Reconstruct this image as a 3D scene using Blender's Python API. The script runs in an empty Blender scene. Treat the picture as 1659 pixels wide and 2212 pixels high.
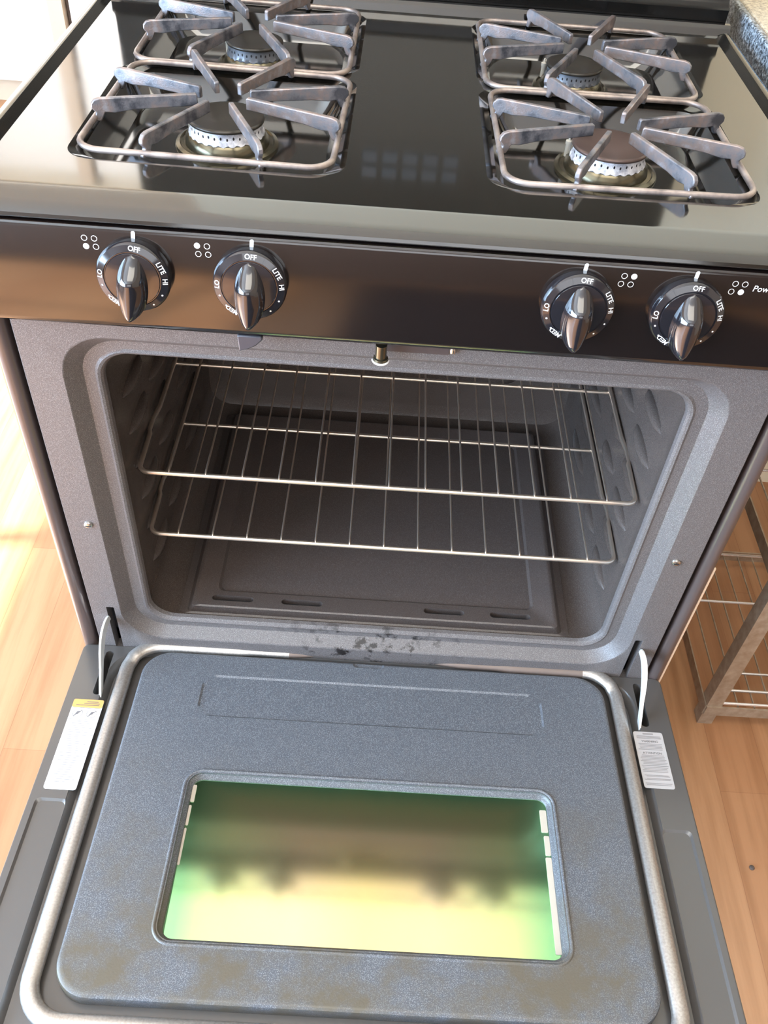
import bpy, bmesh, math, random
from mathutils import Vector, Matrix, Euler
random.seed(7)
R = math.radians
scene = bpy.context.scene
C = scene.collection
# ---------------------------------------------------------------- camera, world, lights, exposure
cam_d = bpy.data.cameras.new('camera'); cam = bpy.data.objects.new('camera', cam_d); C.objects.link(cam)
cam.location = (-0.02164, -0.67849, 0.96922)
cam.rotation_euler = Euler((R(44.3257), R(-3.39135), R(1.91967)), 'XYZ')
cam_d.sensor_fit = 'HORIZONTAL'; cam_d.sensor_width = 36.0; cam_d.lens = 1931.34/1659*36.0
cam_d.clip_start = 0.02; cam_d.clip_end = 50
scene.camera = cam
vs = scene.view_settings
vs.view_transform = 'Standard'; vs.look = 'None'; vs.gamma = 1.0; vs.use_curve_mapping = False
vs.exposure = 0.1
w = bpy.data.worlds.new('world'); scene.world = w; w.use_nodes = True
bg = w.node_tree.nodes['Background']; bg.inputs[0].default_value = (0.75, 0.87, 1.0, 1); bg.inputs[1].default_value = 2.0
def area(name, loc, rot, sx, sy, power, col):
    l = bpy.data.lights.new(name, 'AREA'); l.shape = 'RECTANGLE'; l.size = sx; l.size_y = sy; l.energy = power; l.color = col
    o = bpy.data.objects.new(name, l); o.location = loc; o.rotation_euler = rot; C.objects.link(o); return o
FZ = -0.292                                     # floor height (z = 0 is the oven door hinge line)
# daylight through the side window (left); the other area lights are added fills
area('daylight_left', (-2.46, -1.35, 0.95), (0, R(-90), 0), 1.75, 2.8, 470, (0.50, 0.72, 1.0))
area('fill_behind', (0.2, -3.06, 1.15), (R(90), 0, 0), 2.2, 1.2, 15, (1.0, 0.88, 0.80))  # unseen frontal fill, added to lift the stove front
area('ceiling_fill', (0.05, -0.50, 2.085), (0, 0, 0), 1.5, 0.66, 18, (1.0, 0.94, 0.80))  # added overhead, gives the oven window its bright reflection
area('far_room_fill', (-1.25, 1.45, 1.95), (R(55), 0, 0), 0.9, 0.5, 19, (1.0, 0.96, 0.90))  # unseen fill added to brighten the wall and doors beyond the stove
sl = bpy.data.lights.new('sun', 'SUN'); sl.energy = 32.0; sl.angle = R(1.0); sl.color = (1.0, 0.93, 0.82)
so = bpy.data.objects.new('sun', sl); so.rotation_euler = Vector((-1, -0.12, 1.02)).to_track_quat('Z', 'Y').to_euler(); C.objects.link(so)

# ---------------------------------------------------------------- materials
def mat(name, col, rough=0.5, metal=0.0, spec=0.5, coat=0.0, coat_r=0.05):
    m = bpy.data.materials.new(name); m.use_nodes = True
    b = m.node_tree.nodes['Principled BSDF']
    b.inputs['Base Color'].default_value = (*col, 1); b.inputs['Roughness'].default_value = rough
    b.inputs['Metallic'].default_value = metal; b.inputs['Specular IOR Level'].default_value = spec
    b.inputs['Coat Weight'].default_value = coat; b.inputs['Coat Roughness'].default_value = coat_r
    return m
def N(m, t, **kw):
    n = m.node_tree.nodes.new(t)
    for k, v in kw.items():
        if k in n.inputs: n.inputs[k].default_value = v
        else: setattr(n, k, v)
    return n
def L(m, a, b): m.node_tree.links.new(a, b)
def bs(m): return m.node_tree.nodes['Principled BSDF']
def coords(m, scale=(1, 1, 1), rot=(0, 0, 0)):
    tc = N(m, 'ShaderNodeTexCoord'); mp = N(m, 'ShaderNodeMapping')
    mp.inputs['Scale'].default_value = scale; mp.inputs['Rotation'].default_value = rot
    L(m, tc.outputs['Object'], mp.inputs['Vector']); return mp.outputs['Vector']
def ramp(m, fac, stops):
    r = N(m, 'ShaderNodeValToRGB'); L(m, fac, r.inputs['Fac'])
    while len(r.color_ramp.elements) < len(stops): r.color_ramp.elements.new(0.5)
    for e, (p, c) in zip(r.color_ramp.elements, stops):
        e.position = p; e.color = (*c, 1)
    return r.outputs['Color']
def mixc(m, fac, a, b):
    n = N(m, 'ShaderNodeMix'); n.data_type = 'RGBA'
    for s, v in ((0, fac), (6, a), (7, b)):
        if hasattr(v, 'is_output'): L(m, v, n.inputs[s])
        else: n.inputs[s].default_value = v if s == 0 else (*v, 1)
    return n.outputs[2]
def noise(m, scale, vec=None, detail=3.0, rough=0.5):
    n = N(m, 'ShaderNodeTexNoise', Scale=scale, Detail=detail, Roughness=rough)
    if vec is not None: L(m, vec, n.inputs['Vector'])
    return n.outputs['Fac']
def bump(m, fac, strength, dist=0.001):
    b = N(m, 'ShaderNodeBump', Strength=strength, Distance=dist); L(m, fac, b.inputs['Height']); L(m, b.outputs['Normal'], bs(m).inputs['Normal'])

def porcelain(name, base, speck, rough, stains=None, scale=1400, burn=None):
    """dark porcelain enamel with fine light specks, optionally burnt-on brown stains towards the handle end"""
    m = mat(name, base, rough)
    v = coords(m)
    f = noise(m, scale, v, 1.0)
    c = ramp(m, f, [(0.50, base), (0.66, speck)])
    if stains:
        f2 = noise(m, 16, v, 6.0, 0.65)
        sep = N(m, 'ShaderNodeSeparateXYZ'); L(m, v, sep.inputs[0])
        mr = N(m, 'ShaderNodeMapRange'); L(m, sep.outputs['Y'], mr.inputs['Value'])
        mr.inputs['From Min'].default_value = -0.14; mr.inputs['From Max'].default_value = -0.40
        mu = N(m, 'ShaderNodeMath', operation='MULTIPLY'); L(m, mr.outputs[0], mu.inputs[0])
        r2 = N(m, 'ShaderNodeMapRange'); L(m, f2, r2.inputs['Value']); r2.inputs['From Min'].default_value = 0.40; r2.inputs['From Max'].default_value = 0.62
        L(m, r2.outputs[0], mu.inputs[1])
        c = mixc(m, mu.outputs[0], c, stains)
    if burn:                                    # boiled-over patches below the oven mouth
        sep = N(m, 'ShaderNodeSeparateXYZ'); L(m, v, sep.inputs[0])
        a1 = N(m, 'ShaderNodeMapRange'); L(m, sep.outputs['Z'], a1.inputs['Value']); a1.inputs['From Min'].default_value = 0.352; a1.inputs['From Max'].default_value = 0.330
        ab = N(m, 'ShaderNodeMath', operation='ABSOLUTE'); L(m, sep.outputs['X'], ab.inputs[0])
        a2 = N(m, 'ShaderNodeMapRange'); L(m, ab.outputs[0], a2.inputs['Value']); a2.inputs['From Min'].default_value = 0.15; a2.inputs['From Max'].default_value = 0.04
        a3 = N(m, 'ShaderNodeMapRange'); L(m, noise(m, 46, v, 5.0, 0.7), a3.inputs['Value']); a3.inputs['From Min'].default_value = 0.52; a3.inputs['From Max'].default_value = 0.60
        m1 = N(m, 'ShaderNodeMath', operation='MULTIPLY'); L(m, a1.outputs[0], m1.inputs[0]); L(m, a2.outputs[0], m1.inputs[1])
        m2 = N(m, 'ShaderNodeMath', operation='MULTIPLY'); L(m, m1.outputs[0], m2.inputs[0]); L(m, a3.outputs[0], m2.inputs[1])
        c = mixc(m, m2.outputs[0], c, burn)
    L(m, c, bs(m).inputs['Base Color'])
    bump(m, noise(m, 547, v, 2.0), 0.25, 0.0006)
    return m
M = {}
M['porc_front'] = porcelain('speckled_enamel_front', (0.088, 0.075, 0.070), (0.18, 0.16, 0.154), 0.40, burn=(0.012, 0.009, 0.008))
M['porc_cav'] = porcelain('dark_enamel_cavity', (0.074, 0.056, 0.047), (0.12, 0.10, 0.09), 0.25)
M['porc_floor'] = porcelain('dark_enamel_bottom', (0.068, 0.052, 0.046), (0.12, 0.10, 0.092), 0.34)
M['porc_door'] = porcelain('speckled_enamel_door', (0.066, 0.070, 0.080), (0.175, 0.18, 0.19), 0.40, stains=(0.085, 0.070, 0.048), scale=1130)
def gloss_black(name, base, rough, coat=1.0):
    m = mat(name, base, rough, 0, 0.6, coat, 0.06)
    v = coords(m); f = noise(m, 9, v, 5.0, 0.6)
    r = N(m, 'ShaderNodeMapRange'); L(m, f, r.inputs['Value']); r.inputs['From Min'].default_value = 0.35; r.inputs['From Max'].default_value = 0.7
    r.inputs['To Min'].default_value = 0.04; r.inputs['To Max'].default_value = 0.12
    L(m, r.outputs[0], bs(m).inputs['Coat Roughness'])
    return m
M['cooktop'] = gloss_black('black_gloss_enamel', (0.005, 0.0042, 0.003), 0.09, 1.0)
M['panel'] = mat('black_painted_panel', (0.006, 0.0035, 0.003), 0.13, 0, 1.0)
M['well'] = gloss_black('black_enamel_burner_well', (0.008, 0.007, 0.0045), 0.18)
M['backguard'] = mat('backguard_black', (0.004, 0.0035, 0.003), 0.22, 0, 0.35)
M['side'] = mat('brown_black_side_panel', (0.07, 0.05, 0.045), 0.28, 0, 0.5, 0.4)
M['doorframe'] = mat('grey_black_door_frame', (0.066, 0.060, 0.056), 0.30, 0, 0.5, 0.5, 0.15)
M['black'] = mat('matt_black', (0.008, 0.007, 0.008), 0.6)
M['plastic'] = mat('black_gloss_plastic', (0.010, 0.0095, 0.012), 0.12, 0, 0.6, 0.6, 0.04)
M['plastic_dull'] = mat('black_satin_plastic', (0.035, 0.033, 0.030), 0.32, 0, 0.5, 0.2)
M['clip'] = mat('grey_loose_clip', (0.045, 0.045, 0.055), 0.3)
M['white'] = mat('white_print', (0.88, 0.88, 0.86), 0.5)
M['chrome'] = mat('plated_wire', (0.82, 0.69, 0.57), 0.28, 0.9)
M['chrome2'] = mat('chrome_steel', (0.80, 0.80, 0.80), 0.25, 1.0)
M['screw'] = mat('screw_steel', (0.55, 0.53, 0.50), 0.25, 1.0)
M['hinge'] = mat('zinc_hinge', (0.88, 0.88, 0.84), 0.36, 0.55)
m = mat('grate_steel', (0.30, 0.28, 0.31), 0.42, 0.55)
v = coords(m); c = ramp(m, noise(m, 38, v, 5, .6), [(0.36, (0.07, 0.07, 0.08)), (0.48, (0.20, 0.19, 0.20)), (0.58, (0.27, 0.21, 0.19)), (0.72, (0.38, 0.38, 0.41))])
L(m, c, bs(m).inputs['Base Color']); bump(m, noise(m, 700, v, 3), 0.35, 0.0005); M['grate'] = m
m = mat('grate_rod_steel', (0.30, 0.25, 0.22), 0.42, 0.6)
v = coords(m); c = ramp(m, noise(m, 30, v, 4, .6), [(0.35, (0.16, 0.13, 0.12)), (0.6, (0.40, 0.33, 0.29)), (0.8, (0.48, 0.42, 0.40))])
L(m, c, bs(m).inputs['Base Color']); M['rod'] = m
m = mat('burner_aluminium', (0.62, 0.62, 0.66), 0.48, 0.35)
v = coords(m); c = ramp(m, noise(m, 120, v, 4, .7), [(0.35, (0.42, 0.42, 0.47)), (0.6, (0.86, 0.86, 0.9))])
L(m, c, bs(m).inputs['Base Color']); M['alu'] = m
m = mat('stained_rear_aluminium', (0.16, 0.17, 0.19), 0.35, 0.5); M['alu_dark'] = m
M['cap'] = mat('burner_cap_black', (0.035, 0.030, 0.024), 0.30, 0.3)
M['cap_brown'] = mat('burner_cap_browned', (0.10, 0.065, 0.055), 0.36, 0.4)
M['dish'] = mat('brassy_dish', (0.12, 0.105, 0.07), 0.22, 0.85)
m = mat('gasket_braid', (0.50, 0.47, 0.44), 0.36, 0.75)
v = coords(m); wv = N(m, 'ShaderNodeTexNoise', Scale=420.0, Detail=2.0); L(m, v, wv.inputs['Vector'])
c = ramp(m, wv.outputs['Fac'], [(0.30, (0.36, 0.33, 0.30)), (0.7, (0.47, 0.44, 0.41))]); L(m, c, bs(m).inputs['Base Color'])
bump(m, wv.outputs['Fac'], 0.12, 0.0004); M['gasket'] = m
m = mat('burnt_gasket_braid', (0.16, 0.12, 0.10), 0.5, 0.4); M['gasket_burnt'] = m
# low-e coated oven glass: a tinted mirror, greener towards the edge of the coating
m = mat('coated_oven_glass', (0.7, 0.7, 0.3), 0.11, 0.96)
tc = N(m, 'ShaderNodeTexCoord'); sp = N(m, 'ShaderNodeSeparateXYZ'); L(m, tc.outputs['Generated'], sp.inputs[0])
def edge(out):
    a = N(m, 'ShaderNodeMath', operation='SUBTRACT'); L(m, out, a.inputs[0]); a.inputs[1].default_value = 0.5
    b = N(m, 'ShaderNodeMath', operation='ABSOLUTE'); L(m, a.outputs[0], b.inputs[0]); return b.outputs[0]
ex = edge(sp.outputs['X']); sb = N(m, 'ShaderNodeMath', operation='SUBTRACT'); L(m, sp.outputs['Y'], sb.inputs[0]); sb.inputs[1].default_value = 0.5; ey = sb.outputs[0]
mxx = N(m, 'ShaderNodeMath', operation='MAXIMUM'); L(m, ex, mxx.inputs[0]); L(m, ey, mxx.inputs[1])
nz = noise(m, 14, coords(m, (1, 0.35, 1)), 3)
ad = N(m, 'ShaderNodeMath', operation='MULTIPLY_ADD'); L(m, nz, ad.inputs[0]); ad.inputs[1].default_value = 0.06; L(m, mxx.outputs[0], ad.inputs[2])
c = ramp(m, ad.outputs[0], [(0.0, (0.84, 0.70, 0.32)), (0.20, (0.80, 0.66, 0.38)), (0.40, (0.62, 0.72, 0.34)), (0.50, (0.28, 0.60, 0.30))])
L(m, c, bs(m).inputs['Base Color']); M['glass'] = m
M['seal'] = mat('pale_glass_seal', (0.42, 0.37, 0.30), 0.5)
M['label_w'] = mat('white_label_paper', (0.80, 0.76, 0.74), 0.55)
M['label_g'] = mat('grey_label_foil', (0.37, 0.345, 0.33), 0.5)
M['label_o'] = mat('orange_label_header', (0.56, 0.30, 0.09), 0.5)
M['ink'] = mat('faded_grey_ink', (0.12, 0.11, 0.11), 0.6)
M['ink_f'] = mat('pale_ink', (0.23, 0.21, 0.20), 0.6)
M['wall'] = mat('cream_wall_paint', (0.66, 0.58, 0.45), 0.7)
M['wall_b'] = mat('beige_wall_paint', (0.86, 0.79, 0.62), 0.65)
M['wall_f'] = mat('brown_wall_paint', (0.20, 0.13, 0.09), 0.6)
M['dark_sheet'] = mat('dark_sheet_charcoal', (0.02, 0.018, 0.018), 0.9)  # for the added dark sheet seen only in reflection
M['keys'] = mat('grey_key_print', (0.075, 0.075, 0.075), 0.5)
M['wall_r'] = mat('tan_wall_paint', (0.36, 0.25, 0.16), 0.65)
M['ceil'] = mat('white_ceiling', (0.90, 0.86, 0.76), 0.8)
M['doorw'] = mat('white_door_paint', (0.88, 0.86, 0.82), 0.4)
M['jamb'] = mat('tan_jamb', (0.62, 0.50, 0.38), 0.5)
M['gap'] = mat('dark_gap', (0.08, 0.06, 0.05), 0.7)
m = mat('oak_floor', (0.45, 0.22, 0.1), 0.32, 0, 0.5)
v = coords(m, (1, 1, 1), (0, 0, R(90)))
br = N(m, 'ShaderNodeTexBrick', offset=0.37); L(m, v, br.inputs['Vector'])
for k, x in (('Scale', 1.0), ('Mortar Size', 0.0006), ('Brick Width', 1.1), ('Row Height', 0.079), ('Mortar Smooth', 0.3), ('Bias', 0.0)): br.inputs[k].default_value = x
br.inputs['Color1'].default_value = (0.38, 0.185, 0.088, 1); br.inputs['Color2'].default_value = (0.44, 0.235, 0.118, 1); br.inputs['Mortar'].default_value = (0.32, 0.15, 0.072, 1)
v2 = coords(m, (26, 1.6, 1)); g = noise(m, 1.6, v2, 6, 0.6)
gc = ramp(m, g, [(0.35, (0.72, 0.66, 0.60)), (0.6, (1.0, 1.0, 1.0))])
mm = N(m, 'ShaderNodeMix'); mm.data_type = 'RGBA'; mm.blend_type = 'MULTIPLY'; mm.inputs[0].default_value = 0.8
L(m, br.outputs['Color'], mm.inputs[6]); L(m, gc, mm.inputs[7]); L(m, mm.outputs[2], bs(m).inputs['Base Color']); M['floor'] = m
m = mat('speckled_counter', (0.5, 0.45, 0.36), 0.35)
c = ramp(m, noise(m, 260, coords(m), 4, .7), [(0.38, (0.24, 0.20, 0.16)), (0.52, (0.52, 0.45, 0.34)), (0.7, (0.62, 0.56, 0.45))]); L(m, c, bs(m).inputs['Base Color']); M['counter'] = m
m = mat('speckled_counter_edge', (0.3, 0.32, 0.34), 0.3)
c = ramp(m, noise(m, 300, coords(m), 4, .7), [(0.42, (0.03, 0.035, 0.04)), (0.56, (0.30, 0.34, 0.38)), (0.7, (0.6, 0.66, 0.7))]); L(m, c, bs(m).inputs['Base Color']); M['counter_e'] = m
m = mat('aged_galvanised_steel', (0.44, 0.37, 0.27), 0.45, 0.4)
c = ramp(m, noise(m, 60, coords(m), 4, .6), [(0.30, (0.30, 0.22, 0.15)), (0.70, (0.44, 0.36, 0.27))]); L(m, c, bs(m).inputs['Base Color']); M['galv'] = m
M['lit_edge'] = mat('lit_edge_cream', (0.85, 0.66, 0.50), 0.45)  # sunlit look of the panel edge, put into the colour
M['cab'] = mat('oak_cabinet', (0.36, 0.2, 0.1), 0.5)

# ---------------------------------------------------------------- mesh builder
class MB:
    def __init__(s): s.v = []; s.f = []; s.m = []; s.mi = 0
    def add(s, vs_, fs):
        b = len(s.v); s.v += [tuple(p) for p in vs_]; s.f += [tuple(i+b for i in f) for f in fs]; s.m += [s.mi]*len(fs); return s
    def box(s, x0, x1, y0, y1, z0, z1):
        p = [(x, y, z) for x in (x0, x1) for y in (y0, y1) for z in (z0, z1)]
        return s.add(p, [(0, 1, 3, 2), (4, 6, 7, 5), (0, 4, 5, 1), (2, 3, 7, 6), (0, 2, 6, 4), (1, 5, 7, 3)])
    def loft(s, loops, close=True, caps=(False, False)):
        n = len(loops[0]); vs_ = [p for lp in loops for p in lp]; fs = []
        for i in range(len(loops)-1):
            for j in range(n if close else n-1):
                k = (j+1) % n; fs.append((i*n+j, i*n+k, (i+1)*n+k, (i+1)*n+j))
        if caps[0]: fs.append(tuple(range(n-1, -1, -1)))
        if caps[1]: fs.append(tuple(range((len(loops)-1)*n, len(loops)*n)))
        return s.add(vs_, fs)
    def extrude(s, prof, a, b, fn):
        """closed 2-D profile swept straight from a to b; fn(t, u, v) -> 3-D"""
        return s.loft([[fn(a, *q) for q in prof], [fn(b, *q) for q in prof]], True, (True, True))
    def tube(s, pts, r, n=10, closed=False, flat=1.0, caps=True, up=(0, 0, 1)):
        pts = [Vector(p) for p in pts]; k = len(pts); loops = []
        rs = r if isinstance(r, (list, tuple)) else [r]*k
        prev = None
        for i, p in enumerate(pts):
            a = pts[(i-1) % k] if (closed or i > 0) else p; b = pts[(i+1) % k] if (closed or i < k-1) else p
            t = (b-a).normalized()
            if prev is None:
                u = Vector(up); u = u - t*u.dot(t)
                if u.length < 1e-3: u = Vector((0, 1, 0)); u = u - t*u.dot(t)
            else: u = prev - t*prev.dot(t)
            u.normalize(); prev = u; w_ = t.cross(u)
            loops.append([p + (u*math.sin(2*math.pi*j/n)*flat + w_*math.cos(2*math.pi*j/n))*rs[i] for j in range(n)])
        if closed: loops.append(loops[0]); return s.loft(loops)
        return s.loft(loops, True, (caps, caps))
    def lathe(s, prof, n=40, M_=None, caps=(True, True), wob=None):
        M_ = M_ or Matrix(); loops = []
        for q, (r, h) in enumerate(prof):
            loops.append([M_ @ Vector((r*math.cos(2*math.pi*j/n), r*math.sin(2*math.pi*j/n), h + (wob(q, 2*math.pi*j/n) if wob else 0))) for j in range(n)])
        return s.loft(loops, True, caps)
    def build(s, name, mats, parent=None, bevel=0, smooth=True, angle=38, seg=2):
        me = bpy.data.meshes.new(name); me.from_pydata(s.v, [], s.f)
        if not isinstance(mats, (list, tuple)): mats = [mats]
        for q in mats: me.materials.append(q)
        for p, i in zip(me.polygons, s.m): p.material_index = i; p.use_smooth = smooth
        bm = bmesh.new(); bm.from_mesh(me); bmesh.ops.recalc_face_normals(bm, faces=bm.faces); bm.to_mesh(me); bm.free()
        if smooth: me.set_sharp_from_angle(angle=R(angle))
        o = bpy.data.objects.new(name, me); C.objects.link(o); o.parent = parent
        if bevel:
            b = o.modifiers.new('bevel', 'BEVEL'); b.width = bevel; b.segments = seg; b.limit_method = 'ANGLE'; b.angle_limit = R(40)
        return o
def rr(x0, x1, y0, y1, r, n=8):
    out = []
    for cx, cy, a0 in ((x1-r, y1-r, 0), (x0+r, y1-r, 90), (x0+r, y0+r, 180), (x1-r, y0+r, 270)):
        for i in range(n): a = R(a0+90*i/(n-1)); out.append((cx+r*math.cos(a), cy+r*math.sin(a)))
    return out
def cut(o, *mbs, sharp=24):
    """bake boolean holes into o"""
    for mb in mbs:
        c_ = mb.build('cutter', M['black']); c_.parent = o.parent; c_.matrix_world = o.matrix_world
        md = o.modifiers.new('b', 'BOOLEAN'); md.object = c_; md.operation = 'DIFFERENCE'; md.solver = 'EXACT'
        bpy.context.view_layer.update()
        dg = bpy.context.evaluated_depsgraph_get(); me = bpy.data.meshes.new_from_object(o.evaluated_get(dg))
        o.modifiers.clear(); o.data = me; bpy.data.objects.remove(c_)
    for p in o.data.polygons: p.use_smooth = p.area < 2e-3
    o.data.set_sharp_from_angle(angle=R(sharp))
    wn = o.modifiers.new('weighted_normal', 'WEIGHTED_NORMAL'); wn.keep_sharp = True; wn.weight = 100
    return o
def empty(name, loc=(0, 0, 0), rot=(0, 0, 0), parent=None):
    o = bpy.data.objects.new(name, None); o.location = loc; o.rotation_euler = rot; o.empty_display_size = 0.05; C.objects.link(o); o.parent = parent; return o
def tag(o, label, cat=None, group=None):
    o['label'] = label
    if cat: o['category'] = cat
    if group: o['group'] = group
    return o
def structure(o, label=None):
    o['kind'] = 'structure'
    if label: o['label'] = label
    return o
_tc = {}
def text_geo(body, size, bold=0.0):
    k = (body, bold)
    if k not in _tc:
        cu = bpy.data.curves.new('t', 'FONT'); cu.body = body; cu.align_x = 'CENTER'; cu.align_y = 'CENTER'; cu.size = 1.0; cu.offset = bold; cu.extrude = 0.0; cu.resolution_u = 3
        ob = bpy.data.objects.new('t', cu); C.objects.link(ob); bpy.context.view_layer.update()
        me = bpy.data.meshes.new_from_object(ob.evaluated_get(bpy.context.evaluated_depsgraph_get()))
        _tc[k] = ([tuple(q.co) for q in me.vertices], [tuple(p.vertices) for p in me.polygons]); bpy.data.objects.remove(ob); bpy.data.curves.remove(cu)
    vv, ff = _tc[k]; return [(x*size, y*size) for x, y, _ in vv], ff

# ---------------------------------------------------------------- room
def slab(name, x0, x1, y0, y1, z0, z1, m, label=None):
    return structure(MB().box(x0, x1, y0, y1, z0, z1).build(name, m, smooth=False), label)
XL, XR, YB, YF, ZC = -2.4, 2.0, 0.72, -3.0, 2.15
slab('floor', XL-.1, XR+.1, YF-.1, 2.6, FZ-.05, FZ, M['floor'], 'orange oak plank floor under the stove')
slab('ceiling', XL-.1, XR+.1, YF-.1, 2.6, ZC, ZC+.05, M['ceil'])
slab('wall_back', -0.385, XR, YB, YB+.12, FZ, ZC, M['wall_b'])
slab('wall_right', XR, XR+.1, YF, YB+.1, FZ, ZC, M['wall_r'])
slab('wall_passage', -0.385, -0.30, YB+.12, 2.4, FZ, ZC, M['wall'])
fx = tag(empty('added_light_panel', (.05, -.50, ZC)), 'added flat white light panel for the oven window reflection', 'light')
MB().loft([[(a, b, z) for a, b in rr(-.78, .78, -.34, .34, .02)] for z in (0, -.055)], True, (True, True)).build('housing', M['doorw'], fx)  # unseen fixture body added around the overhead fill
# walls with window openings
wl = MB(); wl.box(XL-.1, XL, YF, 2.5, FZ, .06); wl.box(XL-.1, XL, -.9, 2.5, 1.60, ZC); wl.box(XL-.1, XL, YF, -.9, 1.88, ZC); wl.box(XL-.1, XL, YF, -2.8, .06, 1.88); wl.box(XL-.1, XL, 1.3, 2.5, .06, 1.60)
structure(wl.build('wall_left', M['wall'], smooth=False))
wf = MB(); wf.box(XL, XR, YF-.1, YF, FZ, .55); wf.box(XL, XR, YF-.1, YF, 1.75, ZC); wf.box(XL, -.9, YF-.1, YF, .55, 1.75); wf.box(1.3, XR, YF-.1, YF, .55, 1.75)
structure(wf.build('wall_front', M['wall_f'], smooth=False))
wf = MB()
for y in (-2.8, -1.5, .2, 1.28): wf.box(XL-.06, XL-.02, y, y+.035, .06, 1.60)
for z in (.06, 1.57): wf.box(XL-.06, XL-.02, -2.8, 1.3, z, z+.03)
structure(wf.build('window_1', M['doorw'], smooth=False))
wf = MB()
for x in (-.9, .18, 1.265): wf.box(x, x+.035, YF-.06, YF-.02, .55, 1.75)
for z in (.55, 1.72): wf.box(-.9, 1.3, YF-.06, YF-.02, z, z+.03)
structure(wf.build('fill_window', M['doorw'], smooth=False))  # unseen window frame added with the fill behind the camera
# far end of the room beyond the left of the stove: white door, tan jamb, second white door
slab('wall_far', XL, -.30, 2.40, 2.50, FZ, ZC, M['wall'])
slab('door_1', -1.95, -1.11, 2.35, 2.39, -.212, 1.75, M['doorw'], 'white door beyond the left of the stove')
slab('trim_1', -1.108, -1.062, 2.33, 2.395, FZ, 1.80, M['jamb'])
slab('trim_2', -1.058, -1.046, 2.36, 2.395, FZ, 1.80, M['gap'])
slab('door_2', -1.043, -.62, 2.34, 2.385, FZ, 1.75, M['doorw'])
slab('baseboard_far', -1.95, -1.11, 2.385, 2.398, FZ, -.225, M['wall'])

# ---------------------------------------------------------------- GAS RANGE
W = 0.3785
rng = tag(empty('gas_range', (0, 0.25, FZ)), 'black four-burner gas stove with its oven door lowered, standing on the oak floor', 'stove')
def P(mb, name, mats, parent=None, **kw):
    """part of the range, geometry given in world space"""
    o = mb.build(name, mats, None, **kw)
    par = parent or rng
    off = Vector((0, 0, 0)); q = par
    while q: off += q.location; q = q.parent
    o.data.transform(Matrix.Translation(-off)); o.parent = par; return o
# side panels: folded sheet with a rolled front edge
for s in (-1, 1):
    prof = []
    for u, y in ((.3612, .010), (.3612, .0020), (.3622, .0002), (.3645, -.0012), (.3690, -.0030), (.3740, -.0025), (.3770, .0005), (.3785, .0045), (.3785, .52), (.3765, .52), (.3765, .013), (.3612, .013)):
        prof.append((s*u, y))
    mb = MB().extrude(prof, -.285, .505, lambda t, u, y: (u, y, t))
    o = P(mb, 'side_panel', M['side'], angle=50)
tr = P(MB().box(.3788, .3815, .004, .0065, -.20, .215), 'lit_edge_strip', M['lit_edge']); tr['label'] = 'cream strip drawn as the sunlit panel edge'  # sunlight on the side panel edge, put in as a pale strip
# black gap between front frame and side panels
# lower body: toe panel and rear box
P(MB().box(-.372, .372, .02, .50, -.285, -.012), 'lower_body', M['side'], bevel=.002)
P(MB().box(-.3745, .3745, .50, .515, -.28, .600), 'rear_panel', M['side'])
for s in (-1, 1): P(MB().box(s*.3535, s*.3632, .0142, .0155, -.28, .51), 'seam_backing', M['black'])
# front frame with stepped rounded oven mouth
def lp(x0, x1, z0, z1, r, y): return [(a, y, b) for a, b in rr(x0, x1, z0, z1, r, 10)]
FR = MB()
FR.loft([lp(-.3548, .3548, -.012, .530, .003, .012), lp(-.3548, .3548, -.012, .530, .003, -.001), lp(-.3538, .3538, -.011, .529, .003, -.002),
         lp(-.3185, .3185, .022, .4825, .046, -.002), lp(-.3170, .3170, .0235, .4808, .046, -.0012), lp(-.3050, .3050, .0320, .4700, .040, .0118), lp(-.3038, .3038, .0330, .4690, .039, .0126),
         lp(-.2930, .2930, .0400, .4600, .034, .0128), lp(-.2905, .2905, .0425, .4570, .032, .0115), lp(-.2880, .2880, .0445, .4550, .031, .0125), lp(-.2860, .2860, .0470, .4535, .030, .0150), lp(-.2850, .2850, .0475, .4525, .030, .020)])
frame = P(FR, 'front_frame', M['porc_front'], angle=20)
# hinge slots in the frame
def slotbox(x, z0, z1, hw=.0048): return MB().loft([[(x+a, y, b) for a, b in rr(-hw, hw, z0, z1, .0015, 4)] for y in (-.01, .03)], True, (True, True))
frame.parent = None; off_ = Vector(rng.location); frame.data.transform(Matrix.Translation(off_))
cut(frame, slotbox(-.3305, -.004, .080), slotbox(.3275, -.004, .080))
frame.data.transform(Matrix.Translation(-off_)); frame.parent = rng
P(MB().box(-.3545, .3545, .0125, .014, -.010, .020), 'slot_backing', M['black'])
for s in (-1, 1): P(MB().box(s*.319, s*.345, .0125, .014, -.010, .09), 'slot_backing', M['black'])
# oven cavity
CV = MB()
CV.loft([lp(-.2850, .2850, .0475, .4525, .030, .0195), lp(-.2930, .2930, .0300, .4600, .030, .030), lp(-.2930, .2930, .0260, .4620, .030, .050),
         lp(-.2930, .2930, .0260, .4620, .035, .440), lp(-.286, .286, .034, .455, .035, .462), lp(-.270, .270, .052, .440, .035, .470)], True, (False, True))
cav = P(CV, 'oven_cavity', M['porc_cav'], angle=45)
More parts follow.
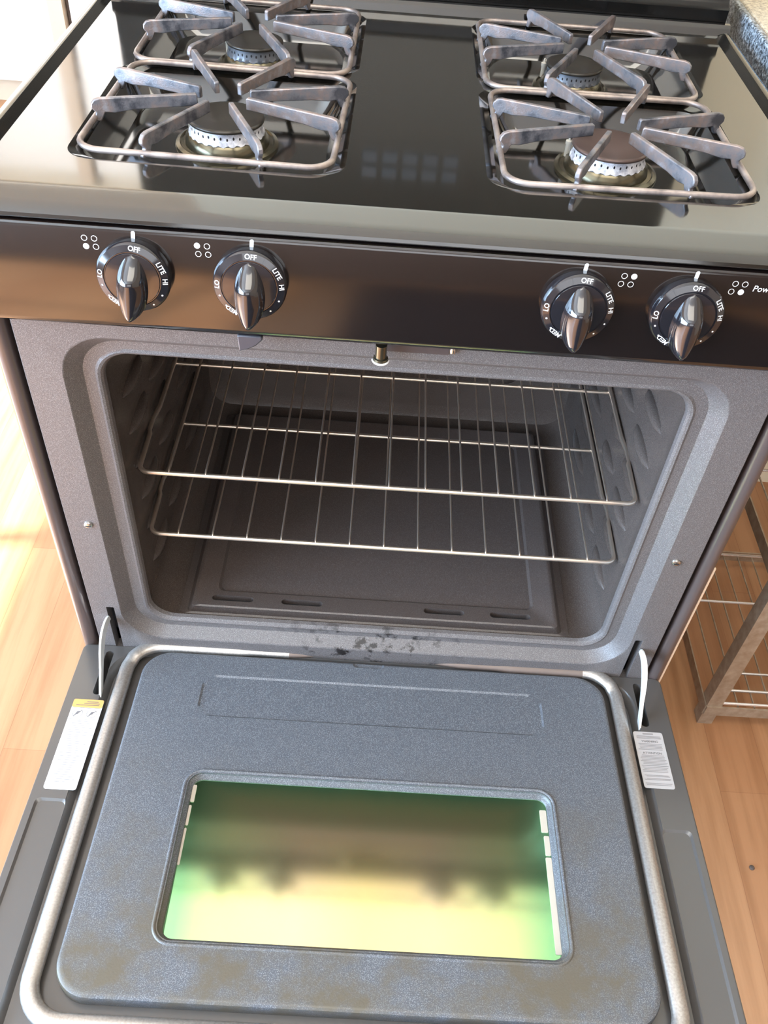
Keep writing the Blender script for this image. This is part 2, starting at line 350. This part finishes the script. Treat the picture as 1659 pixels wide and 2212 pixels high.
# embossed rack guides in the side walls
for s in (-1, 1):
    for z in (.085, .146, .197, .249, .300, .352):
        mb = MB()
        for y0, y1 in ((.075, .155), (.175, .245), (.29, .40)):
            n = 9; loops = []
            for i in range(n):
                t = i/(n-1); y = y0+(y1-y0)*t; k = max(.02, math.sin(math.pi*t))**.45
                loops.append([(s*(.2945-.0105*k*max(0, math.cos(a))), y, z-.003+.0085*k*math.sin(a)) for a in [R(-100+200*j/8) for j in range(9)]])
            mb.loft(loops, False)
        P(mb, 'rack_guide', M['porc_cav'], cav, angle=70)
# stamped back wall panel
P(MB().loft([[(a, y, b) for a, b in rr(-x, x, z0, z1, r, 8)] for x, z0, z1, r, y in ((.215, .10, .40, .05, .4695), (.208, .107, .393, .045, .462), (.200, .115, .385, .04, .461))], True, (False, True)), 'back_panel', M['porc_cav'], cav, angle=60)
# removable oven bottom with four slots
def lz(x0, x1, y0, y1, r, z): return [(a, b, z) for a, b in rr(x0, x1, y0, y1, r, 6)]
BT = MB().loft([lz(-.258, .254, .034, .44, .006, .0262), lz(-.258, .254, .034, .44, .006, .0282), lz(-.248, .244, .038, .436, .006, .0300), lz(-.242, .238, .0405, .432, .006, .0390), lz(-.239, .235, .0425, .430, .008, .0400),
                lz(-.236, .232, .0445, .428, .008, .0398), lz(-.213, .209, .0715, .410, .010, .0345), lz(-.210, .206, .0760, .406, .010, .0305)], True, (True, True))
bt = BT.build('oven_bottom', M['porc_floor'], None)
cut(bt, *[MB().loft([[(x+a, .0575+b, z) for a, b in rr(-.027, .027, -.0052, .0052, .0051, 6)] for z in (.020, .048)], True, (True, True)) for x in (-.1905, -.0995, .0885, .1765)])
bt.data.transform(Matrix.Translation(-off_)); bt.parent = rng
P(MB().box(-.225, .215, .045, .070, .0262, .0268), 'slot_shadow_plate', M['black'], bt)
# frame screws
for x, z in ((-.3305, .2285), (.3300, .2285)):
    mb = MB().lathe([(.0001, -.0032), (.0026, -.0030), (.0046, -.0018), (.0052, 0), (.0052, .003)], 18, Matrix.Translation((x, -.002, z)) @ Matrix.Rotation(R(-90), 4, 'X') @ Matrix.Scale(1, 4))
    mb.v = [(a, -.004 - (b+.002) if False else b, c_) for a, b, c_ in mb.v]
    sc = P(mb, 'screw', M['screw'])
    P(MB().box(x-.003, x+.003, -.0056, -.0050, z-.0005, z+.0005), 'screw_slot', M['black'], sc)
# control panel (sheet with slightly leaning face)
def pface(z): return -.030 + (z-.520)*.09
prof = [(.014, .512), (-.022, .512), (-.0275, .5135), (-.0298, .5165), (-.0303, .520), (pface(.600), .600), (pface(.603)+.0008, .6033), (pface(.604)+.003, .6048), (.014, .6048)]
cp = P(MB().extrude(prof, -W, W, lambda t, y, z: (t, y, z)), 'control_panel', M['panel'], angle=60)
# cooktop sheet with rolled front lip
prof = [(.0175, .6200), (.0130, .6208), (.0085, .6200), (-.010, .6172), (-.0185, .6150), (-.0232, .6120), (-.0242, .6095), (-.0225, .6078), (-.015, .6070), (.0, .6070), (.0, .572), (.519, .572), (.519, .6300), (.517, .6325), (.511, .6325), (.507, .6290), (.504, .6215), (.501, .6200)]
ct = MB().extrude(prof, -W, W, lambda t, y, z: (t, y, z)).build('cooktop', M['cooktop'], None, angle=60)
cuts = []
WELLS = [(-.3010, -.0612, .0625, .2860), (-.3010, -.0612, .2960, .4930), (.0650, .3050, .0625, .2860), (.0650, .3050, .2960, .4930)]
for x0, x1, y0, y1 in WELLS:
    cuts.append(MB().loft([[(a, b, z) for a, b in rr(x0+i, x1-i, y0+i, y1-i, .024, 8)] for i, z in ((-.0012, .6215), (-.0010, .6198), (.001, .6185), (.006, .6160), (.009, .6150), (.016, .598), (.022, .5895))], True, (True, True)))
cut(ct, *cuts)
ct.data.materials.append(M['well'])
for p in ct.data.polygons:
    c_ = p.center
    if c_.z < .6165 and .06 < c_.y < .49 and c_.z > .585 and abs(p.normal.x) < 2: p.material_index = 0
ct.data.transform(Matrix.Translation(-off_)); ct.parent = rng
for s in (-1, 1):
    prof = [(s*.3590, .6195), (s*.3620, .6205), (s*.3660, .6245), (s*.3700, .6268), (s*.3745, .6268), (s*.3780, .6245), (s*.3790, .6200), (s*.3790, .6060), (s*.3700, .6060)]
    P(MB().extrude(prof, -.018, .500, lambda t, x, z: (x, t, z)), 'side_rim', M['cooktop'], ct, angle=60)
# backguard
prof = [(.5195, .600), (.5195, .640), (.519, .646), (.526, .650), (.530, .656), (.537, .948), (.542, .955), (.575, .955), (.580, .948), (.580, .600)]
bgd = P(MB().extrude(prof, -.374, .374, lambda t, y, z: (t, y, z)), 'backguard', M['backguard'], angle=50)
mb = MB()
for i in range(5):
    for j in range(2):
        x = -.060+i*.028; z = .803+j*.022; y = .530+(z-.656)*.0232-.0006
        mb.box(x, x+.020, y, y+.001, z, z+.014)
bt2 = P(mb, 'keypad', M['keys'], bgd); bt2['label'] = 'pale grey keypad'

# burners
def burner(cx, cy, r, label, crown, cap, dish=True):
    b = P(MB().lathe([(r*1.42, .5895), (r*1.40, .5920), (r*1.30, .5935), (r*1.26, .5920), (r*1.16, .5925), (r*1.12, .5985), (r*1.02, .6015), (r*.86, .6015), (r*.8, .596)], 48, Matrix.Translation((cx, cy, 0))), 'burner', M['dish'])
    b['label'] = label
    hd = MB().lathe([(r*.80, .5995), (r*1.0, .6000), (r*1.035, .6020), (r*.985, .6055), (r*.965, .6135), (r*.6, .6135)], 96, Matrix.Translation((cx, cy, 0)), (True, True),
                    wob=lambda q, t: (.0011*math.sin(26*t) if q in (1, 2) else 0))
    hd.mi = 1
    nh = 36
    for k in range(nh):
        a = 2*math.pi*k/nh; ra = r*.982; zc_ = .6078+(.0009 if k % 2 else 0)
        loop = []
        for j in range(8):
            t = 2*math.pi*j/8; da = .0009*math.cos(t)/ra
            loop.append((cx+ra*math.cos(a+da), cy+ra*math.sin(a+da), zc_+.0016*math.sin(t)))
        hd.add(loop, [tuple(range(8))])
    P(hd, 'burner_head', [crown, M['black']], b, angle=50)
    P(MB().lathe([(r*.95, .6125), (r*1.03, .6132), (r*1.045, .6145), (r*1.03, .6158), (r*.98, .6164), (r*.90, .6160), (r*.4, .6156), (.001, .6155)], 64, Matrix.Translation((cx, cy, 0))), 'burner_cap', cap, b, angle=60)
    a = R(160); ig = Matrix.Translation((cx+r*1.12*math.cos(a), cy+r*1.12*math.sin(a), 0))
    P(MB().lathe([(.0028, .596), (.0028, .607), (.0034, .608), (.0034, .611), (.0012, .6118), (.0010, .6155), (.0004, .616)], 12, ig), 'igniter', M['seal'], b)
    return b
burner(-.1800, .1790, .0350, 'front left burner with silvery head', M['alu'], M['cap'])
burner(.1885, .1800, .0355, 'front right burner with browned cap and white head', M['alu'], M['cap_brown'])
burner(-.1810, .3900, .0305, 'rear left burner', M['alu_dark'], M['cap'])
burner(.1780, .3900, .0305, 'rear right burner', M['alu_dark'], M['cap'])

# knobs
def knob(x, rot, label):
    z = .5665
    M0 = Matrix.Translation((x, pface(z)-.0003, z)) @ Matrix.Rotation(R(-5.14), 4, 'X') @ Matrix.Rotation(R(rot), 4, 'Y')
    T = M0 @ Matrix.Rotation(R(90), 4, 'X')          # lathe axis -> outwards (-y)
    k = P(MB().lathe([(.0300, .0), (.0306, .007), (.0305, .0085), (.0290, .0108), (.0238, .0122), (.0232, .0115), (.0226, .0115), (.0220, .0124), (.012, .0132), (.0005, .0134)], 64, T), 'knob', M['plastic'], angle=30)
    k['label'] = label
    # grip: teardrop fin
    g = MB(); loops = []; n = 22
    for i in range(n):
        t = i/(n-1); zz = .0215-.0550*t
        wd = .0042+.0088*math.sin(math.pi*min(1, t*1.0))**.8 + .0010*t
        if t > .86: wd *= math.sqrt(max(.02, 1-((t-.86)/.14)**2))
        hh = .0130+.0160*min(1, (t/.32))**1.3
        if t > .9: hh -= .006*((t-.9)/.1)**2
        if i == 0: wd = .0012
        lo = []
        for j in range(13):
            a = math.pi*j/12
            ca, sa = math.cos(a), math.sin(a)
            lo.append(M0 @ Vector((wd*ca*(1.0-.28*sa), -(.0095 + (hh-.0095)*abs(sa)**.62), zz)))
        loops.append(lo)
    g.loft(loops, True, (True, True))
    P(g, 'grip', M['plastic'], k, angle=60)
    def put(geo, ang, r_, name):
        t_ = MB(); vv, ff = geo; a = R(ang); up = (math.cos(a), math.sin(a)); rt = (math.sin(a), -math.cos(a)); out = []
        for u, q in vv:
            rx = up[0]*(r_+q)+rt[0]*u; rz = up[1]*(r_+q)+rt[1]*u
            rad = math.hypot(rx, rz); h = .0108+(.0290-rad)/(.0290-.0238)*.0014+.00025
            out.append(M0 @ Vector((rx, -h, rz)))
        t_.add(out, ff); P(t_, name, M['white'], k, smooth=False)
    for s_, ang in (('OFF', 86), ('LITE', 30), ('HI', 4), ('LO', 178), ('MED', 235)): put(text_geo(s_, .0056, .012), ang, .0264, 'dial_lettering')
    dot = ([(.0008*math.cos(2*math.pi*j/10), .0008*math.sin(2*math.pi*j/10)) for j in range(10)], [tuple(range(10))])
    for ang in (-24, -50, 200, 222): put(dot, ang, .0264, 'dial_dot')
    return k
KX = [(-.2255, 5, 'leftmost burner knob'), (-.1300, 0, 'burner knob with a loose clip below it'), (.1415, 0, 'third burner knob from the left'), (.2325, 0, 'rightmost burner knob')]
for x, r_, lb in KX: knob(x, r_, lb)
def on_panel(u, z, lift=.0004): return (u, pface(z)-lift, z)
for i, (x, r_, lb) in enumerate(KX):
    mb = MB(); x0 = x+.0015; lo = [on_panel(x0+a+.08*(b-.6), b) for a, b in rr(-.0016, .0016, .5945, .6025, .0014, 5)]
    mb.add(lo, [tuple(range(len(lo)))]); P(mb, 'pointer_mark', M['white'], cp, smooth=False)
for i, (cx_, cz_, fill) in enumerate(((-.2600, .5905, 2), (-.1690, .5905, 0), (.1795, .5905, 1), (.2710, .5905, 3))):
    mb = MB()
    for q, (dx, dz) in enumerate(((-.0040, .0035), (.0040, .0035), (-.0040, -.0035), (.0040, -.0035))):
        n = 20; ro, ri = .0025, .00205
        if cx_ < 0 and dz < 0: dx += .0006
        if cx_ > 0 and dz < 0: dx -= .0014
        if q == fill:
            mb.add([on_panel(cx_+dx+ro*math.cos(2*math.pi*j/n), cz_+dz+ro*math.sin(2*math.pi*j/n)) for j in range(n)], [tuple(range(n))])
        else:
            mb.loft([[on_panel(cx_+dx+r2*math.cos(2*math.pi*j/n), cz_+dz+r2*math.sin(2*math.pi*j/n)) for j in range(n)] for r2 in (ro, ri)])
    P(mb, 'burner_symbol', M['white'], cp, smooth=False)
vv, ff = text_geo('Power', .0075); mb = MB().add([on_panel(u+.2925+.15*q, .5908+q) for u, q in vv], ff); P(mb, 'lettering', M['white'], cp, smooth=False)
# worn-through scratches on the panel
mb = MB()
for x, z, a, b in ((.1402, .6115, .0010, .0016),): pass
# latch hardware under the panel
lt = P(MB().box(-.0155, .0430, -.0030, .012, .4895, .5125), 'latch_plate', M['side'])
P(MB().lathe([(.0052, 0), (.0052, .013), (.0066, .0135), (.0072, .0160), (.0062, .0172), (.002, .0175)], 24, Matrix.Translation((-.0185, -.016, .505)) @ Matrix.Rotation(R(180), 4, 'X')), 'door_switch', M['dish'])
mb = MB()
P(MB().tube([(-.0185+.0072*math.cos(a), -.016+.0072*math.sin(a), .4885) for a in [R(180+180*i/14) for i in range(15)]], .0010, 6), 'switch_rim', M['white'])
P(MB().lathe([(.0010, 0), (.0028, .0015), (.003, .004), (.002, .0075)], 12, Matrix.Translation((.0465, -.004, .492))), 'stud', M['screw'])
# small dark loose clip below knob 2
mb = MB(); pr = [(-.0100, .514), (.0110, .514), (.0125, .511), (.0060, .504), (-.001, .500), (-.0090, .4975)]
mb.extrude([(a-.1345, b) for a, b in pr], -.030, -.016, lambda t, x, z: (x, t, z)); P(mb, 'clip', M['clip'], bevel=.0012)

# ---------------------------------------------------------------- lowered oven door (tilted a few degrees)
T_ = R(4.408)
door = empty('oven_door', (0, -.25+.0, -FZ), (0, 0, 0), rng)
door.rotation_euler = (-T_, 0, 0)
door.location = Vector((0, 0, 0)) - rng.location
# local door frame: x, y = -(distance from hinge), z = height above the door face
DB = MB().loft([[(a, b, z) for a, b in rr(-.3765+i, .3765-i, -.50+i, -.001-i, .008, 6)] for i, z in ((.004, -.038), (.0, -.034), (0, -.003), (.0012, -.0008), (.003, 0))], True, (True, True))
db = DB.build('door_frame', M['doorframe'], None)
cut(db,
    MB().loft([[(a, b, z) for a, b in rr(-.3345+q, .3345-q, -.60, -.0095+.0045-q*.5, .046, 12)] for q, z in ((-.001, .002), (.0, -.0012), (.006, -.0085), (.007, -.010))], True, (True, True)),
    MB().loft([[(a, b, z) for a, b in rr(-.3690+q, -.3300-q, -.60, -.222-q, .006, 6)] for q, z in ((-.001, .002), (.004, -.0022))], True, (True, True)),
    MB().loft([[(a, b, z) for a, b in rr(.3300+q, .3690-q, -.60, -.216-q, .006, 6)] for q, z in ((-.001, .002), (.004, -.0022))], True, (True, True)),
    MB().loft([[(-.3395+a, b, z) for a, b in rr(-.0050, .0050, -.081, -.012, .0045, 6)] for z in (-.03, .01)], True, (True, True)),
    MB().loft([[(.3425+a, b, z) for a, b in rr(-.0050, .0050, -.079, -.012, .0045, 6)] for z in (-.03, .01)], True, (True, True)))
db.parent = door
# inner enamel panel with window opening and shallow stamped rectangle
PX0, PX1, PD0, PD1 = -.2920, .2955, .0105, .4290
pan = MB().loft([[(a, b, z) for a, b in rr(PX0+i, PX1-i, -PD1+i, -PD0-i, .036, 12)] for i, z in ((.0, -.0095), (.0, .0015), (.0008, .0042), (.0028, .0058), (.0055, .0064))], True, (True, True)).build('inner_panel', M['porc_door'], None)
cut(pan, MB().loft([[(a, b, z) for a, b in rr(-.2035, .2095, -.3725, -.1845, .016, 10)] for z in (-.02, .02)], True, (True, True)),
    MB().loft([[(a, b, z) for a, b in rr(-.213+q, .213-q, -.1075+q, -.0445-q, .018, 10)] for q, z in ((-.002, .0078), (.0028, .0050))], True, (True, True)),
    MB().loft([[(a, b, z) for a, b in rr(-.026+q, .012-q, -.0185+q, -.0010, .006, 6)] for q, z in ((-.002, .0075), (.001, .0035))], True, (True, True)))
pan.parent = door
# window bezel
def wl_(o_, z): return [(a, b, z) for a, b in rr(-.2035-o_, .2095+o_, -.3725-o_, -.1845+o_, .016+o_, 10)]
wb = MB().loft([wl_(.0055, .0062), wl_(.0045, .0074), wl_(.0030, .0078), wl_(.0015, .0068), wl_(0, .0040), wl_(-.0022, .0012), wl_(-.0040, .0004), wl_(-.0048, -.0012), wl_(-.0048, -.0095)]).build('window_bezel', M['porc_door'], door, angle=70)
def gz(y, up=0.0): return -.0016 + (y+.1845)*.030 + up
gl = MB().loft([[(a, b, gz(b, k)) for a, b in rr(-.2035, .2095, -.3725, -.1845, .014, 8)] for k in (-.004, 0)], True, (True, True)).build('window_glass', M['glass'], door, smooth=False)
gl['label'] = 'green and gold reflecting oven window'
for x0, x1, d0, d1 in ((.1955, .2005, .203, .2180), (.1975, .2012, .2225, .2440), (.1960, .2020, .2475, .3300), (.1980, .2035, .3300, .3600)): pass
for x0, x1, d0, d1 in ((.1965, .2040, .2020, .2290), (.1985, .2045, .2330, .2560), (.1980, .2045, .2580, .3600), (-.1985, -.1940, .1960, .2170), (-.1985, -.1955, .2210, .2450), (-.1985, -.1960, .2480, .2900)):
    MB().loft([[(a, b, gz(b, k)) for a, b in rr(x0, x1, -d1, -d0, .0012, 4)] for k in (0, .0008)], True, (True, True)).build('window_seal', M['seal'], door, smooth=False)
# gasket: flattened braided tube lying in the channel, ends near the hinge side
def gpath(s):
    pts = []
    xe = .3125; r_ = .040; d0 = -.0005; d1 = .449
    for t in range(12): pts.append((s*(.078+(xe-r_-.078)*t/12), -(d0-.0010*(1-t/12))))
    for a in range(0, 91, 10): pts.append((s*(xe-r_+r_*math.sin(R(a))), -(d0+r_-r_*math.cos(R(a)))))
    for t in range(1, 24): pts.append((s*xe, -(d0+r_+(d1-d0-2*r_)*t/24)))
    for a in range(0, 91, 10): pts.append((s*(xe-r_+r_*math.cos(R(a))), -(d1-r_+r_*math.sin(R(a)))))
    for t in range(1, 7): pts.append((s*(xe-r_)*(1-t/6), -d1))
    return pts
gp = []
L_ = gpath(-1); R_ = gpath(1)
allp = L_ + R_[::-1][1:]
n = len(allp); rad = []
for i, (x, y) in enumerate(allp):
    e = min(i, n-1-i); rad.append(.0035 if e == 0 else .0060 if e < 2 else .0075 if e < 6 else .0092)
gk = MB().tube([(x, y, .0015 if y > -.02 else -.0015) for x, y in allp], rad, 14, False, .72).build('gasket', [M['gasket'], M['gasket_burnt']], door, angle=80)
gk['label'] = 'woven metal gasket'
for p in gk.data.polygons:
    if abs(p.center.x) < (.13 if p.center.x < 0 else .27) and p.center.y > -.02: p.material_index = 1 if (p.center.x > 0 or p.center.x > -.11) else 0
# hinge arms
for s, xx in ((-1, -.3345), (1, .3345)):
    mb = MB(); pts = []
    for i in range(13):
        t = i/12; a = R(90*t)
        pts.append((xx + s*.0035*math.sin(math.pi*t)*1.0, -.002-.078*(1-math.cos(a))*.55-.078*t*.45, .058*math.cos(a)*.95-.004*t+.004))
    loops = []
    for i, p in enumerate(pts):
        q = Vector(pts[min(i+1, 12)])-Vector(pts[max(i-1, 0)]); nrm = Vector((0, -q.z, q.y)).normalized(); hw = .0055+.008*math.sin(math.pi*min(1, i/9))*(i < 9); 
        lo = []
        for a, b in ((-1, 1), (1, 1), (1, -1), (-1, -1)):
            v_ = Vector(p)+Vector((a*.0014, 0, 0))+nrm*(.0045*b if b > 0 else -hw*1.0); lo.append(v_)
        loops.append(lo)
    mb.loft(loops, True, (True, True))
    h = mb.build('hinge_arm', M['hinge'], None, bevel=.0005)
    h.data.transform(Matrix.Rotation(T_, 4, 'X')); h.parent = door
# left warning label
def flat(mb, x0, x1, d0, d1, z, r=.0015, n=4):
    lo = [(a, b, z) for a, b in rr(x0, x1, -d1, -d0, r, n)]; mb.add(lo, [tuple(range(len(lo)))]); return mb
def sheet(x0, x1, d0, d1, name, mats, r=.003):
    return MB().loft([[(a, b, z) for a, b in rr(x0, x1, -d1, -d0, r, 5)] for z in (0, .0003)], True, (True, True)), name
def skew(o, x0, d0, k):      # labels sit a touch askew
    o.data.transform(Matrix.Translation((x0, -d0, 0)) @ Matrix.Rotation(k, 4, 'Z') @ Matrix.Translation((-x0, d0, 0)))
lw = MB().loft([[(a, b, z) for a, b in rr(-.3635, -.3270, -.2125, -.0895, .003, 5)] for z in (-.0002, .0003)], True, (True, True)).build('warning_label', M['label_w'], door, smooth=False); lw['label'] = 'white label with orange header'
flat(MB(), -.3635, -.3270, .0895, .1015, .00045, .002).build('label_header', M['label_o'], lw, smooth=False)
mb = MB()
for d in (.1018, .1185, .1405, .1690): flat(mb, -.3635, -.3270, d, d+.0005, .00055, .0001, 2)
lines_ = mb
for x, z_ in ((-.3540, .1100), (-.3370, .1100)):
    mb = MB(); n = 24; mb.loft([[(x+r2*math.cos(2*math.pi*j/n), -z_+r2*math.sin(2*math.pi*j/n), .00055) for j in range(n)] for r2 in (.0062, .0057)])
    mb.add([(x-.0042, -z_-.0036, .00055), (x-.0034, -z_-.0044, .00055), (x+.0044, -z_+.0036, .00055), (x+.0036, -z_+.0042, .00055)], [(0, 1, 2, 3)])
    mb.add([(x-.003, -z_-.002, .00056), (x+.001, -z_-.001, .00056), (x+.002, -z_+.003, .00056), (x-.001, -z_+.0025, .00056)], [(0, 1, 2, 3)])
    mb.build('pictogram', M['ink'], lw, smooth=False)
mb = lines_
for a, b, d in ((-.347, -.333, .0925), (-.350, -.331, .0950), (-.359, -.331, .0975)): flat(mb, a, b, d, d+.0009, .0006, .0002, 2)
mb.build('label_print', M['ink'], lw, smooth=False)
mb = MB(); rs = random.Random(3)
for base, cnt in ((.1210, 6), (.1430, 8), (.1715, 11)):
    for i in range(cnt):
        a = -.3605+rs.uniform(0, .006) if i % 3 else -.3550; b = -.3305-rs.uniform(0, .012); flat(mb, a, b, base+i*.0031, base+i*.0031+.0007, .00055, .0002, 2)
mb.build('label_fine_print', M['ink_f'], lw, smooth=False)
# right grey label
rg = MB().loft([[(a, b, z) for a, b in rr(.3243, .3608, -.1658, -.0870, .003, 5)] for z in (-.0002, .0003)], True, (True, True)).build('notice_label', M['label_g'], door, smooth=False); rg['label'] = 'grey notice label'
mb = MB()
def lt_(body, x, d, size):
    vv, ff = text_geo(body, size, .01); mb.add([(x+u, -d+q, .00055) for u, q in vv], ff)
lt_('WARNING', .3430, .1010, .0042); lt_('ATTENTION', .3430, .1178, .0042)
flat(mb, .3265, .3590, .1350, .1356, .00055, .0001, 2)
mb.build('label_print', M['ink'], rg, smooth=False)
mb = MB()
flat(mb, .3360, .3490, .0890, .0912, .00055, .0002, 2)
for d in (.0930, .0946, .0962, .1042, .1062, .1082, .1102, .1122, .1205, .1225, .1245, .1265, .1285, .1305, .1325, .1372, .1392, .1412, .1432, .1480, .1494, .1525, .1540, .1590, .1610):
    a = .3265+rs.uniform(0, .003); flat(mb, a, .3590-rs.uniform(0, .003), d, d+.0009, .00055, .0002, 2)
mb.build('label_fine_print', M['ink_f'], rg, smooth=False)

# ---------------------------------------------------------------- grates (lift off: things of their own)
def grate(cx, cy, rot, label):
    t = tag(empty('burner_grate', (cx, cy, .6200), (0, 0, R(rot))), label, 'stove grate', 'four steel burner grates on the cooktop')
    sx, sy = .111, .1050; zr = .0032; zt = .0202
    pts = [(a, b, zr) for a, b in rr(-sx, sx, -sy, sy, .022, 7)]
    MB().tube(pts, .0029, 8, True).build('grate_frame', M['rod'], t, angle=80)
    for side in range(4):
        for k in (-1, 1):
            if side in (0, 2):
                sg = -1 if side == 0 else 1; A = Vector((k*.0105, sg*.0215, 0)); B = Vector((k*.0505, sg*sy, 0))
            else:
                sg = -1 if side == 1 else 1; A = Vector((sg*.0230, k*.0088, 0)); B = Vector((sg*sx, k*.0395, 0))
            d = (B-A); Ln = d.length; d.normalize(); nv = Vector((-d.y, d.x, 0))
            prof = [(0, zt-.0108), (0, zt-.0012), (.0015, zt), (Ln-.006, zt), (Ln-.0012, zt-.0012), (Ln+.0018, zt-.0045), (Ln+.0022, zt-.0085), (Ln-.0015, zt-.0125), (Ln-.0006, zr+.0022), (Ln+.0034, zr-.0005),
                    (Ln+.0028, zr-.0030), (Ln-.0052, zr-.0030), (Ln-.0075, zr+.0005), (Ln-.0095, zr+.0045), (Ln-.0180, zt-.0135), (Ln-.034, zt-.0115)]
            mb = MB().loft([[A+d*u+nv*q*.0024+Vector((0, 0, z)) for u, z in prof] for q in (-1, 1)], True, (True, True))
            mb.build('prong', M['grate'], t, bevel=.0009, angle=30)
    return t
grate(-.1800, .1755, -1.6, 'front left steel grate with eight flat prongs over the silvery burner')
grate(.1880, .1740, 1.2, 'front right steel grate with eight flat prongs over the white-headed burner')
grate(-.1810, .3905, -.5, 'rear left steel grate with eight flat prongs, farthest from the speckled countertop')
grate(.1830, .3890, 0.3, 'rear right steel grate with eight flat prongs, nearest the speckled countertop')

# ---------------------------------------------------------------- oven racks
def make_rack():
    t = empty('oven_rack', (0, .26, .257))
    x = .2870; r = .0028; y0, y1 = -.200, .185
    def side(s):
        return [(s*x, y0+.012, 0), (s*(x+.001), y0+.060, 0), (s*(x+.0015), y0+.068, -.001), (s*(x+.0045), y0+.078, -.004), (s*(x+.0045), y0+.098, -.004), (s*(x+.0012), y0+.110, -.0006), (s*x, y0+.118, 0), (s*x, y1-.012, 0)]
    cr = lambda s, yc, sg: [(s*(x-.012+.012*math.cos(R(a))), yc+sg*.012*math.sin(R(a)), 0) for a in range(15, 90, 15)]
    pts = side(1) + [(x-.012+.012*math.cos(R(a)), y1-.012+.012*math.sin(R(a)), 0) for a in range(15, 91, 15)] + [(-x+.012-.012*math.cos(R(a)), y1-.012+.012*math.sin(R(a)), 0) for a in range(90, 14, -15)] + side(-1)[::-1] + \
        [(-x+.012-.012*math.cos(R(a)), y0+.012-.012*math.sin(R(a)), 0) for a in range(15, 91, 15)] + [(x-.012+.012*math.cos(R(a)), y0+.012-.012*math.sin(R(a)), 0) for a in range(90, 14, -15)]
    MB().tube(pts, r, 10, True).build('rack_frame', M['chrome'], t, angle=80)
    MB().tube([(-x, .012, -.0035), (x, .012, -.0035)], .0024, 8).build('crossbar', M['chrome'], t, angle=80)
    for i in range(13):
        xx = -.2520+.0420*i
        MB().tube([(xx, y0-.0010, .0012), (xx, y0+.003, .0042), (xx, y0+.008, .0040), (xx, y1-.004, .0040), (xx, y1, .0030)], .00125, 6).build('rod', M['chrome'], t, angle=80)
    return t
rk = make_rack(); rk.location = (.0015, .26, .2555)
tag(rk, 'upper chrome wire oven rack inside the open oven', 'oven rack', 'wire racks in the oven')
def copy_tree(o, parent=None):
    c_ = o.copy(); C.objects.link(c_); c_.parent = parent
    for ch in list(o.children): copy_tree(ch, c_)
    return c_
r2 = copy_tree(rk); r2.location = (.0015, .26, .1525)
tag(r2, 'lower chrome wire oven rack inside the open oven', 'oven rack', 'wire racks in the oven')

# ---------------------------------------------------------------- countertop on the right, with cabinet under its far end
ct2 = tag(empty('countertop', (1.0, .40, .622)), 'beige speckled countertop with dark speckled edge beside the cooktop', 'countertop')
MB().box(-.592, .98, -.13, .315, -.020, .018).build('slab', M['counter'], ct2, bevel=.003)
MB().box(-.602, -.5921, -.13, .315, -.022, .018).build('edging', M['counter_e'], ct2, bevel=.003)
cb = tag(empty('base_cabinet', (1.6, .42, FZ)), 'oak base cabinet under the right end of the countertop', 'cabinet')
MB().box(-.38, .38, -.13, .295, 0, .888).build('carcass', M['cab'], cb, bevel=.003)
for i in range(2):
    d_ = MB().box(-.36+.365*i, -.005+.365*i, -.15, -.1305, .10, .88).build('cabinet_door', M['cab'], cb, bevel=.004)
    MB().tube([(-.05+.1*i+0, -.152, .70), (-.05+.1*i, -.165, .72), (-.05+.1*i, -.165, .80), (-.05+.1*i, -.152, .82)], .004, 8).build('handle', M['chrome2'], d_)

# ---------------------------------------------------------------- wire shelving unit on the floor at the right
ws = tag(empty('wire_shelf_unit', (.542, .12, FZ)), 'small steel angle-frame wire shelf unit standing on the floor right of the stove', 'shelf unit')
WX, WY, HZ = .62, .34, .62
def angle_iron(x, y, sx_, sy_, z0, z1, w_=.024, t=.002):
    mb = MB(); pr = [(0, 0), (w_, 0), (w_, t), (t, t), (t, w_), (0, w_)]
    return mb.extrude([(x+sx_*a, y+sy_*b) for a, b in pr], z0, z1, lambda q, a, b: (a, b, q))
for x, sx_ in ((0, 1), (WX, -1)):
    for y, sy_ in ((0, 1), (WY, -1)): angle_iron(x, y, sx_, sy_, 0, HZ).build('leg', M['galv'], ws)
def shelf(z):
    mb = MB().box(.0, WX, -.003, 0, z, z+.022); f = mb.build('shelf_rail', M['galv'], ws)
    MB().box(.0, WX, WY, WY+.003, z, z+.022).build('shelf_rail', M['galv'], ws)
    for x in (-.002, WX): MB().box(x, x+.002, 0, WY, z, z+.022).build('shelf_rail', M['galv'], ws)
    for y, dz in ((.004, .026), (.027, .029), (.065, .024), (.215, .026), (WY-.01, .026)):
        pts = [(.004 if y != .065 else .045, y, z+dz-.010), (.010 if y != .065 else .052, y, z+dz), (WX-.010, y, z+dz), (WX-.004, y, z+dz-.01)]
        MB().tube(pts, .0024, 8).build('cross_wire', M['chrome2'], ws)
    for i in range(22):
        x = .025+i*.0265
        MB().tube([(x, .002, z+.021), (x, WY-.004, z+.021)], .0016, 6).build('shelf_wire', M['galv'], ws)
shelf(.030); shelf(.345)
tag(MB().box(-.12, 1.25, -2.75, -.75, FZ, FZ+.008).build('added_dark_sheet', M['dark_sheet'], None, bevel=.003), 'added charcoal sheet on the oak floor, darkening the control panel reflection', 'added blocker')  # unseen, added to blacken the reflection on the panel's right side
# crumb on the floor
tag(MB().lathe([(.0005, 0), (.0035, .0006), (.004, .002), (.0022, .0038), (.0004, .004)], 9, Matrix.Translation((.5715, -.119, FZ))).build('crumb', M['gap'], None), 'dark crumb on the oak floor right of the lowered door', 'crumb')
